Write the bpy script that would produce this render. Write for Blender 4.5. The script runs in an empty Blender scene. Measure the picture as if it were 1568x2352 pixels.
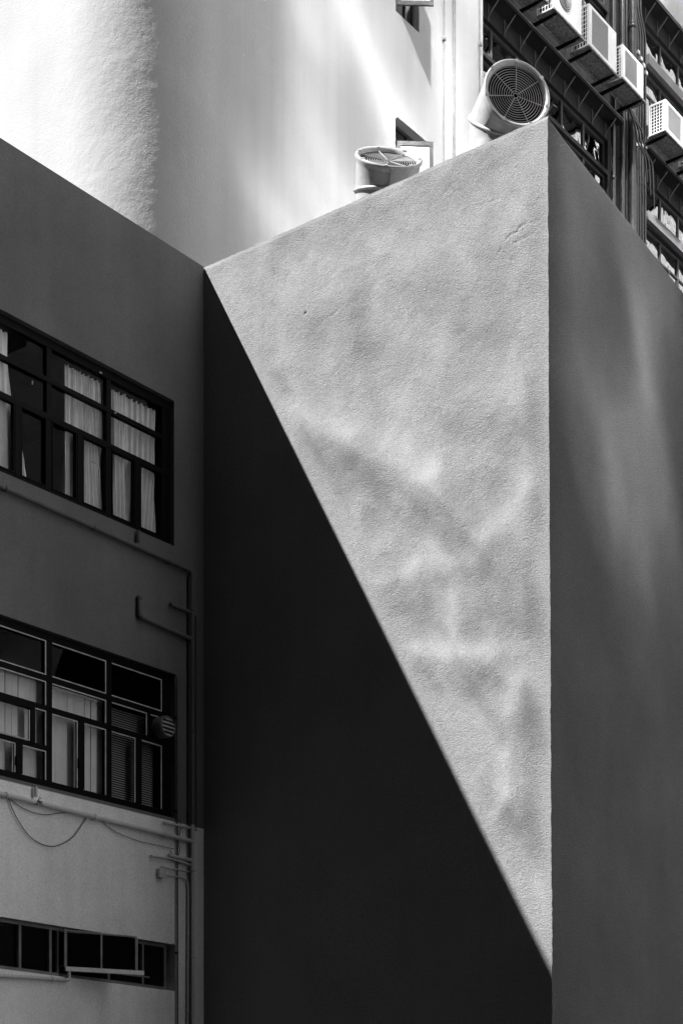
import bpy, math, random
import numpy as np
from mathutils import Vector, Matrix, noise

random.seed(7)
rng = np.random.default_rng(11)
sc = bpy.context.scene
COL = sc.collection

# ------------------------------------------------------------------ measuring
# World: X across the alley (left wall at -13.49), Y along the alley, Z up. Camera stands at (0, 0, 1.6).
FPX = 3890.0
def ray(u, v):
    x = (u - 784) / FPX
    return (x * .7923 - .6101, x * .6101 + .7923, (2713 - v) / FPX)
def on_x(u, v, X):
    d = ray(u, v); t = X / d[0]
    return Vector((X, d[1] * t, d[2] * t + 1.6))
WX = -13.49      # face of the low building
WY = 14.855      # sunlit face of the annex
TX = -16.3       # face of the white tower
DX = -16.8       # face of the dark workshop building
SUN = Vector((4.7, 6.0, -8.61)).normalized()

# ------------------------------------------------------------------ materials
def nt_new(name):
    m = bpy.data.materials.new(name); m.use_nodes = True
    nt = m.node_tree; b = nt.nodes['Principled BSDF']
    return m, nt, b
def simple(name, c, rough=.5, metal=0., spec=.3, var=.25, scale=9., bump=.0, bscale=60.):
    m, nt, b = nt_new(name)
    geo = nt.nodes.new('ShaderNodeNewGeometry')
    n = nt.nodes.new('ShaderNodeTexNoise'); n.inputs['Scale'].default_value = scale; n.inputs['Detail'].default_value = 6
    nt.links.new(geo.outputs['Position'], n.inputs['Vector'])
    mr = nt.nodes.new('ShaderNodeMapRange')
    mr.inputs['From Min'].default_value = .3; mr.inputs['From Max'].default_value = .7
    mr.inputs['To Min'].default_value = c * (1 - var); mr.inputs['To Max'].default_value = min(.95, c * (1 + var))
    nt.links.new(n.outputs['Fac'], mr.inputs['Value'])
    nt.links.new(mr.outputs['Result'], b.inputs['Base Color'])
    b.inputs['Roughness'].default_value = rough; b.inputs['Metallic'].default_value = metal
    b.inputs['Specular IOR Level'].default_value = spec
    if bump:
        n2 = nt.nodes.new('ShaderNodeTexNoise'); n2.inputs['Scale'].default_value = bscale; n2.inputs['Detail'].default_value = 4
        nt.links.new(geo.outputs['Position'], n2.inputs['Vector'])
        bp = nt.nodes.new('ShaderNodeBump'); bp.inputs['Strength'].default_value = 1; bp.inputs['Distance'].default_value = bump
        nt.links.new(n2.outputs['Fac'], bp.inputs['Height']); nt.links.new(bp.outputs['Normal'], b.inputs['Normal'])
    return m

def stucco(name, c, low=None, split_z=None, speck=.2, mottle=.12, bump=.006, bscale=34., streak=.12):
    """Painted cement render: fine speckle, patchy weathering, faint rain streaks; optional second paint below split_z."""
    m, nt, b = nt_new(name); N = nt.nodes; L = nt.links
    geo = N.new('ShaderNodeNewGeometry')
    def tex(scale, detail=4, vec=None, rough=.55):
        n = N.new('ShaderNodeTexNoise'); n.inputs['Scale'].default_value = scale; n.inputs['Detail'].default_value = detail
        n.inputs['Roughness'].default_value = rough
        L.new(vec or geo.outputs['Position'], n.inputs['Vector']); return n.outputs['Fac']
    def rng_(src, a, bb, lo, hi):
        r = N.new('ShaderNodeMapRange'); r.inputs['From Min'].default_value = a; r.inputs['From Max'].default_value = bb
        r.inputs['To Min'].default_value = lo; r.inputs['To Max'].default_value = hi; L.new(src, r.inputs['Value']); return r.outputs['Result']
    def mul(x, y):
        k = N.new('ShaderNodeMath'); k.operation = 'MULTIPLY'
        L.new(x, k.inputs[0])
        if isinstance(y, (int, float)): k.inputs[1].default_value = y
        else: L.new(y, k.inputs[1])
        return k.outputs[0]
    fine = rng_(tex(70, 3, rough=.75), .3, .7, 1 - speck, 1 + speck)
    patch = rng_(tex(.9, 5), .3, .7, 1 - mottle, 1 + mottle)
    sx = N.new('ShaderNodeVectorMath'); sx.operation = 'MULTIPLY'; sx.inputs[1].default_value = (2.6, 2.6, .12)
    L.new(geo.outputs['Position'], sx.inputs[0])
    stk = rng_(tex(1.6, 4, sx.outputs[0]), .35, .7, 1 + streak * .5, 1 - streak)
    if low is None:
        base = mul(mul(fine, patch), c)
    else:
        sep = N.new('ShaderNodeSeparateXYZ'); L.new(geo.outputs['Position'], sep.inputs[0])
        base = mul(mul(fine, patch), rng_(sep.outputs['Z'], split_z - .006, split_z + .006, low, c))
    L.new(mul(base, stk), b.inputs['Base Color'])
    b.inputs['Roughness'].default_value = .9; b.inputs['Specular IOR Level'].default_value = .15
    if bump:
        h1 = tex(bscale, 5, rough=.6)
        h2 = N.new('ShaderNodeTexVoronoi'); h2.inputs['Scale'].default_value = bscale * 1.3
        L.new(geo.outputs['Position'], h2.inputs['Vector'])
        ad = N.new('ShaderNodeMath'); ad.operation = 'MULTIPLY_ADD'; ad.inputs[1].default_value = -.45
        L.new(h2.outputs['Distance'], ad.inputs[0]); L.new(h1, ad.inputs[2])
        bp = N.new('ShaderNodeBump'); bp.inputs['Strength'].default_value = 1; bp.inputs['Distance'].default_value = bump
        L.new(ad.outputs[0], bp.inputs['Height']); L.new(bp.outputs['Normal'], b.inputs['Normal'])
    return m

def glass_mat(name, tint=.75, gloss=.12, rough=.02, wobble=0.):
    m, nt, b = nt_new(name); nt.nodes.remove(b); N = nt.nodes; L = nt.links
    out = N['Material Output']
    tr = N.new('ShaderNodeBsdfTransparent'); tr.inputs[0].default_value = (tint, tint, tint, 1)
    gl = N.new('ShaderNodeBsdfGlossy'); gl.inputs['Roughness'].default_value = rough
    fr = N.new('ShaderNodeFresnel'); fr.inputs['IOR'].default_value = 1.5
    ad = N.new('ShaderNodeMath'); ad.operation = 'ADD'; ad.inputs[1].default_value = gloss; ad.use_clamp = True
    L.new(fr.outputs[0], ad.inputs[0])
    gb = N.new('ShaderNodeNewGeometry'); ib = N.new('ShaderNodeMath'); ib.operation = 'SUBTRACT'; ib.inputs[0].default_value = 1; L.new(gb.outputs['Backfacing'], ib.inputs[1])
    fb = N.new('ShaderNodeMath'); fb.operation = 'MULTIPLY'; L.new(ad.outputs[0], fb.inputs[0]); L.new(ib.outputs[0], fb.inputs[1])
    mx = N.new('ShaderNodeMixShader'); L.new(fb.outputs[0], mx.inputs[0]); L.new(tr.outputs[0], mx.inputs[1]); L.new(gl.outputs[0], mx.inputs[2])
    if wobble:
        geo = N.new('ShaderNodeNewGeometry')
        n = N.new('ShaderNodeTexNoise'); n.inputs['Scale'].default_value = 2.2; n.inputs['Detail'].default_value = 1
        L.new(geo.outputs['Position'], n.inputs['Vector'])
        bp = N.new('ShaderNodeBump'); bp.inputs['Distance'].default_value = wobble
        L.new(n.outputs['Fac'], bp.inputs['Height']); L.new(bp.outputs['Normal'], gl.inputs['Normal'])
    L.new(mx.outputs[0], out.inputs['Surface'])
    return m

M = {}
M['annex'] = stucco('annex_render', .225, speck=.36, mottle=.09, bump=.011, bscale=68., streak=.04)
M['annex_shaded'] = stucco('annex_shaded_render', .074, speck=.4, mottle=.16, bump=.012, bscale=60., streak=.03)  # same render as the front, darkened to deepen the side face's shade
M['low'] = stucco('two_tone_paint', .15, low=.84, split_z=5.76, speck=.22, mottle=.14, bump=.002, streak=.07)
M['tower'] = stucco('white_render', .40, speck=.07, mottle=.05, bump=.004, bscale=26., streak=.05)
M['tower_rough'] = stucco('rough_white_render', .40, speck=.08, mottle=.05, bump=.0035, bscale=30., streak=.03)
M['dark'] = simple('dark_paint', .017, .6, var=.35, scale=3)
M['black'] = simple('black_frame', .004, .6, spec=.08)
M['charcoal'] = simple('charcoal_frame', .05, .5)
M['bead'] = simple('sealant_bead', .5, .6)
M['steelgrey'] = simple('weathered_frame', .16, .6)
M['pipe_dark'] = stucco('painted_pipe', .13, low=.55, split_z=5.76, speck=.1, mottle=.2, bump=0, streak=.1)
M['pipe_black'] = simple('black_pipe', .012, .22, spec=.8)
M['pipe_grey'] = simple('grey_pipe', .03, .25, spec=.6)
M['conduit'] = simple('conduit', .22, .5)
M['cable'] = simple('cable', .05, .6)
M['white_metal'] = simple('white_sheet_metal', .72, .4, var=.08)
M['galv'] = simple('duct_metal', .40, .38, metal=0., spec=.6, var=.12, scale=14)
M['duct_in'] = simple('fan_interior', .004, .9, spec=.02)
M['wire'] = simple('grille_wire', .38, .4, spec=.4)
M['ac'] = simple('ac_casing', .6, .45, var=.06)
M['ac_mesh'] = simple('ac_coil', .27, .5, var=.25, scale=60)
M['ac_dark'] = simple('ac_inside', .015, .7)
M['tray'] = simple('rusty_tray', .16, .8, var=.6, scale=24)
M['bracket'] = simple('bracket_steel', .12, .5)
M['clip'] = simple('steel_clip', .7, .25, metal=.6)
M['curtain'] = simple('curtain_cloth', .92, .9, var=.1, scale=12)
M['blind'] = simple('blind_cloth', .92, .8, var=.08)
M['room'] = simple('room_paint', .05, .9)
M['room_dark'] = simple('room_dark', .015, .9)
M['asphalt'] = simple('asphalt', .035, .9, var=.3, scale=3)
M['concrete'] = stucco('pale_concrete', .80, bump=0)
M['podium'] = stucco('dark_cladding', .04, bump=0)
M['opposite'] = stucco('dark_opposite', .02, bump=0)
M['roof'] = simple('roof_felt', .10, .9, var=.3)
M['spandrel'] = stucco('grey_spandrel', .20, bump=.003)
M['band'] = stucco('band_render', .13, bump=.003)
M['sash_paint'] = simple('sash_paint', .25, .6)
M['leaf'] = simple('leaf', .06, .6)
M['glass'] = glass_mat('window_glass', .92, -.03)
M['glass_wavy'] = glass_mat('wavy_glass', .3, .38, .03, .03)
M['glass_dull'] = glass_mat('dusty_glass', .5, .07, .12)
g, nt, b = nt_new('mirror_glass')
b.inputs['Base Color'].default_value = (.86, .86, .86, 1); b.inputs['Metallic'].default_value = 1; b.inputs['Roughness'].default_value = .058
M['mirror'] = g

# ------------------------------------------------------------------ mesh builder
class MB:
    def __init__(s): s.v = []; s.f = []; s.sm = []
    def add(s, vs, fs, smooth=False):
        n = len(s.v); s.v += [tuple(p) for p in vs]; s.f += [tuple(i + n for i in f) for f in fs]; s.sm += [smooth] * len(fs); return s
    def box(s, a, b):
        x0, x1 = sorted((a[0], b[0])); y0, y1 = sorted((a[1], b[1])); z0, z1 = sorted((a[2], b[2]))
        return s.add([(x0,y0,z0),(x1,y0,z0),(x1,y1,z0),(x0,y1,z0),(x0,y0,z1),(x1,y0,z1),(x1,y1,z1),(x0,y1,z1)],
                     [(0,3,2,1),(4,5,6,7),(0,1,5,4),(1,2,6,5),(2,3,7,6),(3,0,4,7)])
    def beam(s, p, q, w, h, up=(0, 0, 1)):
        p = Vector(p); q = Vector(q); d = (q - p).normalized(); up = Vector(up)
        if abs(d.dot(up)) > .99: up = Vector((1, 0, 0))
        a = d.cross(up).normalized() * w / 2; c = d.cross(a).normalized() * h / 2
        vs = [p-a-c, p+a-c, p+a+c, p-a+c, q-a-c, q+a-c, q+a+c, q-a+c]
        return s.add(vs, [(0,3,2,1),(4,5,6,7),(0,1,5,4),(1,2,6,5),(2,3,7,6),(3,0,4,7)])
    def tube(s, pts, r, n=10, bend=0., closed=False, caps=True):
        P = [Vector(p) for p in pts]
        if bend and len(P) > 2:
            Q = [P[0]]
            for i in range(1, len(P) - 1):
                a, c, e = P[i-1], P[i], P[i+1]
                b1 = min(bend, (a-c).length * .45); b2 = min(bend, (e-c).length * .45)
                p1 = c + (a-c).normalized() * b1; p2 = c + (e-c).normalized() * b2
                for k in range(6):
                    t = k / 5; Q.append(p1*(1-t)**2 + c*2*t*(1-t) + p2*t*t)
            Q.append(P[-1]); P = Q
        m = len(P); vs = []; nrm = None
        for i in range(m):
            if closed: t = (P[(i+1) % m] - P[i-1]).normalized()
            else: t = (P[min(i+1, m-1)] - P[max(i-1, 0)]).normalized()
            if nrm is None:
                ref = Vector((0,0,1)) if abs(t.z) < .9 else Vector((1,0,0)); nrm = t.cross(ref).normalized()
            nrm = (nrm - t * nrm.dot(t)).normalized(); bi = t.cross(nrm)
            for k in range(n):
                a = 2*math.pi*k/n; vs.append(P[i] + (nrm*math.cos(a) + bi*math.sin(a)) * r)
        fs = []
        for i in range(m if closed else m-1):
            j = (i+1) % m
            for k in range(n): fs.append((i*n+k, i*n+(k+1) % n, j*n+(k+1) % n, j*n+k))
        s.add(vs, fs, True)
        if caps and not closed:
            s.add(vs[:n], [tuple(range(n))[::-1]]); s.add(vs[-n:], [tuple(range(n))])
        return s
    def lathe(s, prof, base, axis, n=40, smooth=True):
        """prof: (radius, distance along axis) pairs."""
        base = Vector(base); ax = Vector(axis).normalized()
        ref = Vector((0,0,1)) if abs(ax.z) < .9 else Vector((1,0,0)); a = ax.cross(ref).normalized(); c = ax.cross(a)
        vs = [base + ax*h + (a*math.cos(2*math.pi*k/n) + c*math.sin(2*math.pi*k/n))*r for r, h in prof for k in range(n)]
        fs = [(i*n+k, i*n+(k+1) % n, (i+1)*n+(k+1) % n, (i+1)*n+k) for i in range(len(prof)-1) for k in range(n)]
        return s.add(vs, fs, smooth)
    def build(s, name, mat, parent=None, origin=None):
        o3 = Vector(origin) if origin is not None else (Vector(parent['_o']) if parent is not None and '_o' in parent else Vector((0,0,0)))
        me = bpy.data.meshes.new(name)
        me.from_pydata([(x-o3.x, y-o3.y, z-o3.z) for x, y, z in s.v], [], s.f)
        me.polygons.foreach_set('use_smooth', s.sm); me.materials.append(mat); me.update()
        o = bpy.data.objects.new(name, me); COL.objects.link(o)
        if parent is not None:
            o.parent = parent; o['_o'] = tuple(o3)
        else: o.location = o3
        return o

def tag(o, label, cat=None, group=None, kind=None):
    if label: o['label'] = label
    if cat: o['category'] = cat
    if group: o['group'] = group
    if kind: o['kind'] = kind
    return o
def thing(name, loc, label, cat, group=None):
    o = bpy.data.objects.new(name, None); COL.objects.link(o); o.location = loc; o.empty_display_size = .2
    o['_o'] = tuple(loc); return tag(o, label, cat, group)
def copy_tree(o, parent=None, delta=None):
    c = o.copy(); COL.objects.link(c); c.parent = parent
    if delta is not None: c.location = Vector(o.location) + Vector(delta)
    for ch in [x for x in o.children]: copy_tree(ch, c)
    return c

def wall_x(mb, X, y0, y1, z0, z1, holes, th=.22):
    """Wall panel in the plane X, facing +X, with openings and their reveals."""
    ys = sorted({y0, y1} | {h[0] for h in holes} | {h[1] for h in holes}); zs = sorted({z0, z1} | {h[2] for h in holes} | {h[3] for h in holes})
    idx = {}; vs = []
    def V(x, y, z):
        k = (x, y, z)
        if k not in idx: idx[k] = len(vs); vs.append(k)
        return idx[k]
    fs = []
    for i in range(len(ys)-1):
        for j in range(len(zs)-1):
            cy = (ys[i]+ys[i+1])/2; cz = (zs[j]+zs[j+1])/2
            if any(h[0] < cy < h[1] and h[2] < cz < h[3] for h in holes): continue
            fs.append((V(X,ys[i],zs[j]), V(X,ys[i+1],zs[j]), V(X,ys[i+1],zs[j+1]), V(X,ys[i],zs[j+1])))
            fs.append((V(X-th,ys[i],zs[j+1]), V(X-th,ys[i+1],zs[j+1]), V(X-th,ys[i+1],zs[j]), V(X-th,ys[i],zs[j])))
    for a, b_, c, d in holes:
        q = [(a,c),(b_,c),(b_,d),(a,d)]
        for k in range(4):
            p, r = q[k], q[(k+1) % 4]
            fs.append((V(X,*p), V(X-th,*p), V(X-th,*r), V(X,*r)))
    mb.add(vs, fs)

def fbm(X, Y, seed, octs):
    """value noise on arrays; octs: (cells per metre, amplitude)"""
    out = np.zeros_like(X)
    for q, (f, a) in enumerate(octs):
        r = np.random.default_rng(seed + q); T = r.random((256, 256))
        x = X*f + 31.7*q; y = Y*f + 17.3*q
        xi = np.floor(x).astype(int); yi = np.floor(y).astype(int); fx = x-xi; fy = y-yi
        fx = fx*fx*(3-2*fx); fy = fy*fy*(3-2*fy)
        g = lambda i, j: T[(i) % 256, (j) % 256]
        out += a*2*((g(xi,yi)*(1-fx)+g(xi+1,yi)*fx)*(1-fy) + (g(xi,yi+1)*(1-fx)+g(xi+1,yi+1)*fx)*fy - .5)
    return out
def grid_obj(name, mat, PX_, PY_, PZ_, parent=None, flip=False):
    n1, n2 = PX_.shape
    o3 = parent['_o'] if parent is not None else (0, 0, 0)
    co = np.stack([PX_-o3[0], PY_-o3[1], PZ_-o3[2]], -1).reshape(-1, 3)
    i, j = np.meshgrid(np.arange(n1-1), np.arange(n2-1), indexing='ij'); a = (i*n2+j).ravel()
    F = np.stack([a, a+n2, a+n2+1, a+1] if not flip else [a, a+1, a+n2+1, a+n2], -1)
    me = bpy.data.meshes.new(name); me.vertices.add(len(co)); me.vertices.foreach_set('co', co.ravel())
    me.loops.add(F.size); me.loops.foreach_set('vertex_index', F.ravel())
    me.polygons.add(len(F)); me.polygons.foreach_set('loop_start', np.arange(0, F.size, 4)); me.polygons.foreach_set('loop_total', np.full(len(F), 4))
    me.update(calc_edges=True); me.polygons.foreach_set('use_smooth', np.ones(len(F), bool)); me.materials.append(mat)
    o = bpy.data.objects.new(name, me); COL.objects.link(o)
    if parent is not None: o.parent = parent
    return o
def smooth01(t): t = np.clip(t, 0, 1); return t*t*(3-2*t)

# ------------------------------------------------------------------ the ground
tag(MB().add([(-260,-260,0),(260,-260,0),(260,260,0),(-260,260,0)], [(0,1,2,3)]).build('ground', M['asphalt']), None, kind='structure')

# ------------------------------------------------------------------ annex (the block with the shadow across it)
annex = thing('annex_building', (-13, 17, 0), 'windowless grey block with a diagonal sun shadow across its roughcast front', 'building')
z = np.linspace(0, 12.4, 1100); nx = 420
s_ = np.linspace(0, 1, nx)
S_, Z_ = np.meshgrid(s_, z, indexing='ij')
XR = -8.81 + (12.4 - Z_)/9.2*.055
Xf = -13.6 + (XR + 13.6)*S_
# render relief shaped to imitate pale light patches: how far each spot leans towards the sun, integrated into a height
lean = fbm(Xf, Z_, 3, [(.8,.05), (1.7,.10), (3.6,.12), (7.5,.12)])
def P2(u, v):
    d = ray(u, v); t = WY/d[1]; return d[0]*t, d[2]*t+1.6
def ridge(u0, v0, u1, v1, w, a):
    global lean
    x0, y0 = P2(u0, v0); x1, y1 = P2(u1, v1); L2 = (x1-x0)**2+(y1-y0)**2
    t = np.clip(((Xf-x0)*(x1-x0)+(Z_-y0)*(y1-y0))/L2, 0, 1)
    d2 = (Xf-x0-t*(x1-x0))**2+(Z_-y0-t*(y1-y0))**2
    w = w*(.85 if a > 0 else .8); lean = lean + a*(1.55 if a > 0 else 1.)*np.exp(-d2/(w*w))
for r_ in [(650,940,820,1000,.16,.30),(820,1000,1000,1100,.20,.34),(1000,1100,1130,1220,.18,.32),(1190,880,1205,1120,.2,.16),(1205,1120,1130,1240,.16,.2),
           (920,1490,1130,1500,.12,.30),(1130,1500,1190,1560,.14,.26),(1040,1370,1050,1460,.12,.30),(1160,1740,1170,1830,.13,.28),(1090,1290,950,1300,.13,.18),(950,1300,850,1350,.12,.18),(1170,1830,1115,1900,.1,.24),(1195,1560,1180,1640,.12,.2),(960,1240,1010,1290,.12,.16),
           (740,1070,880,1130,.26,-.22),(860,1190,960,1200,.24,-.26),(1060,990,1180,1000,.26,-.28),(1100,1110,1170,1120,.2,-.22),(900,1400,970,1410,.22,-.24),
           (960,1560,1080,1590,.2,-.25),(640,880,700,980,.15,-.18),(830,800,860,880,.22,-.2),(1120,1400,1200,1440,.2,-.18),(1170,1890,1230,1990,.2,-.18),
           (700,640,1150,520,.5,.08),(1200,400,1240,800,.3,.08)]:
    ridge(*r_)
# march down along the sun's slant and integrate with a leak
hh = np.zeros_like(lean); dz = z[1]-z[0]; ds = dz*math.hypot(4.7, 8.69)/8.69; shift = dz*4.7/8.69
for j in range(len(z)-2, -1, -1):
    prev = np.interp(Xf[:, j]-shift, Xf[:, j+1], hh[:, j+1])
    hh[:, j] = prev*math.exp(-ds/.95) + lean[:, j]*ds/1.65
hh *= smooth01((Xf+13.52)/.35)
hh -= hh.mean()
# light-patch relief fades out inside the cast shadow; the deep corner below is flatter
xs_ = -13.49 + (12.4-Z_)*4.7/8.69
hh *= .06 + .94*smooth01((Xf-xs_-.02)/.35)
hh += fbm(Xf, Z_, 40, [(16,.0015), (30,.0012)])*(.3+.7*smooth01((Xf-xs_+.2)/.2))
# chips and cracks
def scar(u0, v0, u1, v1, w, dep):
    global hh
    x0, y0 = P2(u0, v0); x1, y1 = P2(u1, v1); L2 = (x1-x0)**2+(y1-y0)**2+1e-9
    t = np.clip(((Xf-x0)*(x1-x0)+(Z_-y0)*(y1-y0))/L2, 0, 1)
    d2 = (Xf-x0-t*(x1-x0)+.012*np.sin(9*Z_*7))**2+(Z_-y0-t*(y1-y0)+.012*np.sin(8*Xf*7))**2
    w *= .7; hh = hh - dep*.5*np.exp(-d2/(w*w))
for r_ in [(1238,452,1250,449,.022,-.02),(1236,460,1250,456,.02,.03),(1170,545,1195,528,.022,.022),(1195,528,1212,512,.02,.02),(1180,560,1225,540,.02,.016),(1205,530,1235,505,.018,.018),
           (760,728,780,718,.016,.016),(702,723,704,723,.018,.05),(1150,575,1175,600,.02,.015),(1100,470,1140,455,.02,.01),(1228,1195,1236,1188,.016,.02),(1020,1190,1035,1200,.014,.012),(880,640,905,628,.015,.01)]:
    scar(*r_)
edge = smooth01((XR - Xf)/.30); jit = fbm(Xf*0, Z_, 60, [(6,.0035), (22,.004)])
topc = smooth01((12.4-Z_)/.05)
Yf = WY - hh*edge*topc*.95 + (1-topc)*.02
Xf2 = Xf + jit*(1-edge)
grid_obj('wall', M['annex'], Xf2, Yf, Z_ + fbm(Xf, Xf*0, 70, [(5,.004),(19,.003)])*(1-topc), annex)
# side face, leaning away from square by some degrees
n3 = 150; t_ = np.linspace(0, 13, n3); T_, Z2 = np.meshgrid(t_, z[::2], indexing='ij')
XR2 = -8.81 + (12.4-Z2)/9.2*.055; j2 = fbm(Z2*0, Z2, 60, [(6,.004), (22,.003)])
e2 = smooth01(T_/.10)
Xs = XR2 - .1133*T_ + fbm(T_, Z2, 80, [(.7,.012), (2,.005), (6,.002)])*e2 + fbm(T_*0, Z2, 60, [(6,.0035), (22,.004)])*(1-e2)
tz2 = smooth01((12.4-Z2)/.04)
grid_obj('side_wall', M['annex_shaded'], Xs - (1-tz2)*.015, WY + T_ + (1-tz2)*0.02*(1-e2), Z2, annex)
# roof with parapet upstand
mb = MB(); mb.box((-20, WY+.16, 11.9), (-8.98-1.47, WY+12.9, 12.05))
mb.add([(-8.99,WY+.16,12.05),(-10.46,WY+.16,12.05),(-10.46,WY+12.9,12.05)], [(0,2,1)])
mb.build('roof', M['roof'], annex)
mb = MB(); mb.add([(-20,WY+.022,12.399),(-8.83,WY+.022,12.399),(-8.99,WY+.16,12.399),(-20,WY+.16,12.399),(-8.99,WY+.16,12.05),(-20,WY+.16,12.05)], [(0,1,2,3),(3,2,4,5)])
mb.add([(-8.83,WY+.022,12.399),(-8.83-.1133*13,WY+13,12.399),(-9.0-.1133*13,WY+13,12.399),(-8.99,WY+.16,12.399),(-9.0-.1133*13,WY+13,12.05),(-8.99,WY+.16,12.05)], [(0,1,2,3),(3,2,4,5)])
mb.build('parapet_cap', M['annex_shaded'], annex)
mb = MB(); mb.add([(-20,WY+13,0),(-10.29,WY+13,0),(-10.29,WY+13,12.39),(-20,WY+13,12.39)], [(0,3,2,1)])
mb.build('back_wall', M['annex_shaded'], annex)

# ------------------------------------------------------------------ low building with three rows of windows
low = thing('low_building', (-17, 5, 0), 'shaded grey building with three rows of windows and pale paint low down', 'building')
MAJ = [9.80, 10.69, 11.58, 12.47, 13.36, 14.25]
mb = MB()
wall_x(mb, WX, -6, WY, 0, 12.4, [(8.9, 14.35, 8.95, 10.63), (8.9, 14.36, 5.80, 7.47), (8.9, 14.37, 3.80, 4.34)], .25)
mb.build('wall', M['low'], low)
mb = MB(); mb.box((-24, -6, 12.0), (WX-.25, WY, 12.1)); mb.build('roof', M['roof'], low)
mb = MB(); mb.add([(WX,-6,12.4),(WX,WY,12.4),(WX-.25,WY,12.4),(WX-.25,-6,12.4)], [(0,1,2,3)]); mb.build('parapet_cap', M['low'], low)
mb = MB(); mb.box((-24, -6.2, 0), (WX, -6.001, 12.4)); mb.box((-24.2, -6.2, 0), (-24.001, WY, 12.4)); mb.box((-24, WY-.2, 0), (WX-.251, WY-.004, 12.0))
mb.build('outer_wall', M['low'], low)
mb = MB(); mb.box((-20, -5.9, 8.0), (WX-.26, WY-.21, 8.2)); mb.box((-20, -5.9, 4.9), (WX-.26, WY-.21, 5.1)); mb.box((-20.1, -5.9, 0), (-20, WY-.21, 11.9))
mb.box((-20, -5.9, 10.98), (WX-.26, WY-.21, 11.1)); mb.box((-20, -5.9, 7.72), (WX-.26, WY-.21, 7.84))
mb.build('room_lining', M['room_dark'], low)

def v_bar(mb, y, z0, z1, w=.05, X=WX-.06, d=.05): mb.box((X-d, y-w/2, z0), (X, y+w/2, z1))
def h_bar(mb, zc, y0, y1, w=.05, X=WX-.055, d=.055): mb.box((X-d, y0, zc-w/2), (X, y1, zc+w/2))
def pane(mb, y0, y1, z0, z1, X=WX-.09): mb.add([(X,y0,z0),(X,y1,z0),(X,y1,z1),(X,y0,z1)], [(0,1,2,3)])

# row 1: curtained window
mb = MB()
for y in MAJ: v_bar(mb, y, 8.96, 10.62, .07)
v_bar(mb, 14.32, 8.955, 10.625, .05); v_bar(mb, 8.93, 8.955, 10.625, .05)
h_bar(mb, 8.985, 8.95, 14.3, .06); h_bar(mb, 10.575, 8.95, 14.3, .09)
for zz in (10.18, 9.79): h_bar(mb, zz, 8.95, 14.3, .05)
for a, b_ in zip([8.93]+MAJ[:-1], MAJ):
    m_ = (a+b_)/2; v_bar(mb, m_, 9.01, 9.77, .075, WX-.05)
    for q0, q1 in ((a+.04, m_-.045), (m_+.045, b_-.04)):
        v_bar(mb, q0+.007, 9.02, 9.76, .014, WX-.052); v_bar(mb, q1-.007, 9.02, 9.76, .014, WX-.052)
        h_bar(mb, 9.027, q0, q1, .014, WX-.048); h_bar(mb, 9.753, q0, q1, .014, WX-.048)
w1 = mb.build('window', M['black'], low); w1['label'] = 'black steel window with pleated curtains behind it'
mb = MB(); pane(mb, 8.95, 14.3, 8.97, 10.6); mb.build('pane', M['glass'], w1)
for (u, v, du, dv) in ((25,725,6,5),(75,875,0,8),(229,855,5,2),(263,949,4,-1),(212,1060,6,4),(228,1080,0,14)):
    a = on_x(u, v, WX-.045); c = on_x(u+du, v+dv, WX-.045); MB().tube([a, c], .009, 6).build('latch', M['bead'], w1)
# row 2: black frames with pale sealant beads
mb = MB(); bd = MB()
for y in MAJ: v_bar(mb, y, 5.81, 7.46, .085)
v_bar(mb, 14.325, 5.805, 7.465, .06); v_bar(mb, 8.93, 5.805, 7.465, .05)
h_bar(mb, 5.845, 8.95, 14.3, .08); h_bar(mb, 7.425, 8.95, 14.3, .08); h_bar(mb, 6.98, 8.95, 14.3, .06)
def bead(y0, y1, z0, z1, sides='tr'):
    X = WX-.058
    if 't' in sides: bd.box((X-.01, y0, z1-.012), (X, y1, z1))
    if 'r' in sides: bd.box((X-.011, y1-.014, z0), (X+.001, y1, z1-.0125))
    if 'b' in sides: bd.box((X-.01, y0, z0), (X, y1-.015, z0+.012))
panes2 = []
for k, (a, b_) in enumerate(zip([8.93]+MAJ[:-1], MAJ)):
    y0, y1 = a+.045, b_-.045; bead(y0, y1, 7.012, 7.383, 'trb'); m_ = (a+b_)/2
    if b_ < 12.5:
        h_bar(mb, 6.66, y0, y1, .05); bead(y0, y1, 6.69, 6.945, 'tr')
        v_bar(mb, a+.65, 6.25, 6.635, .06, WX-.045); h_bar(mb, 6.23, y0-.04, y1+.04, .05)
        v_bar(mb, y0+.012, 6.26, 6.63, .03, WX-.045); h_bar(mb, 6.618, y0+.03, a+.62, .03, WX-.045)
        bead(a+.69, y1, 6.26, 6.63, 'tr'); bead(y0+.03, a+.615, 6.262, 6.60, 'rb')
        v_bar(mb, m_+.02, 5.89, 6.2, .09, WX-.05); bead(y0, m_-.03, 5.89, 6.2, 'tr'); bead(m_+.07, y1, 5.89, 6.2, 'tr')
    else:
        h_bar(mb, 6.655, y0-.04, y1+.04, .06); v_bar(mb, m_+.02, 5.89, 6.62, .09, WX-.05)
        bead(y0, m_-.03, 5.89, 6.62, 'tr'); bead(m_+.07, y1, 5.89, 6.62, 'tr')
        if b_ > 14: v_bar(mb, 13.99, 6.69, 6.945, .05); bead(y0, 13.96, 6.69, 6.945, 'tr'); bead(14.02, y1, 6.69, 6.945, 't')
        else: bead(y0, y1, 6.69, 6.945, 'tr')
w2 = mb.build('window', M['black'], low); w2['label'] = 'black window with pale sealant lines and blinds behind it'
bd.build('sealant_bead', M['bead'], w2)
mb = MB(); pane(mb, 8.95, 14.3, 5.82, 7.45); mb.build('pane', M['glass'], w2)
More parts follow.
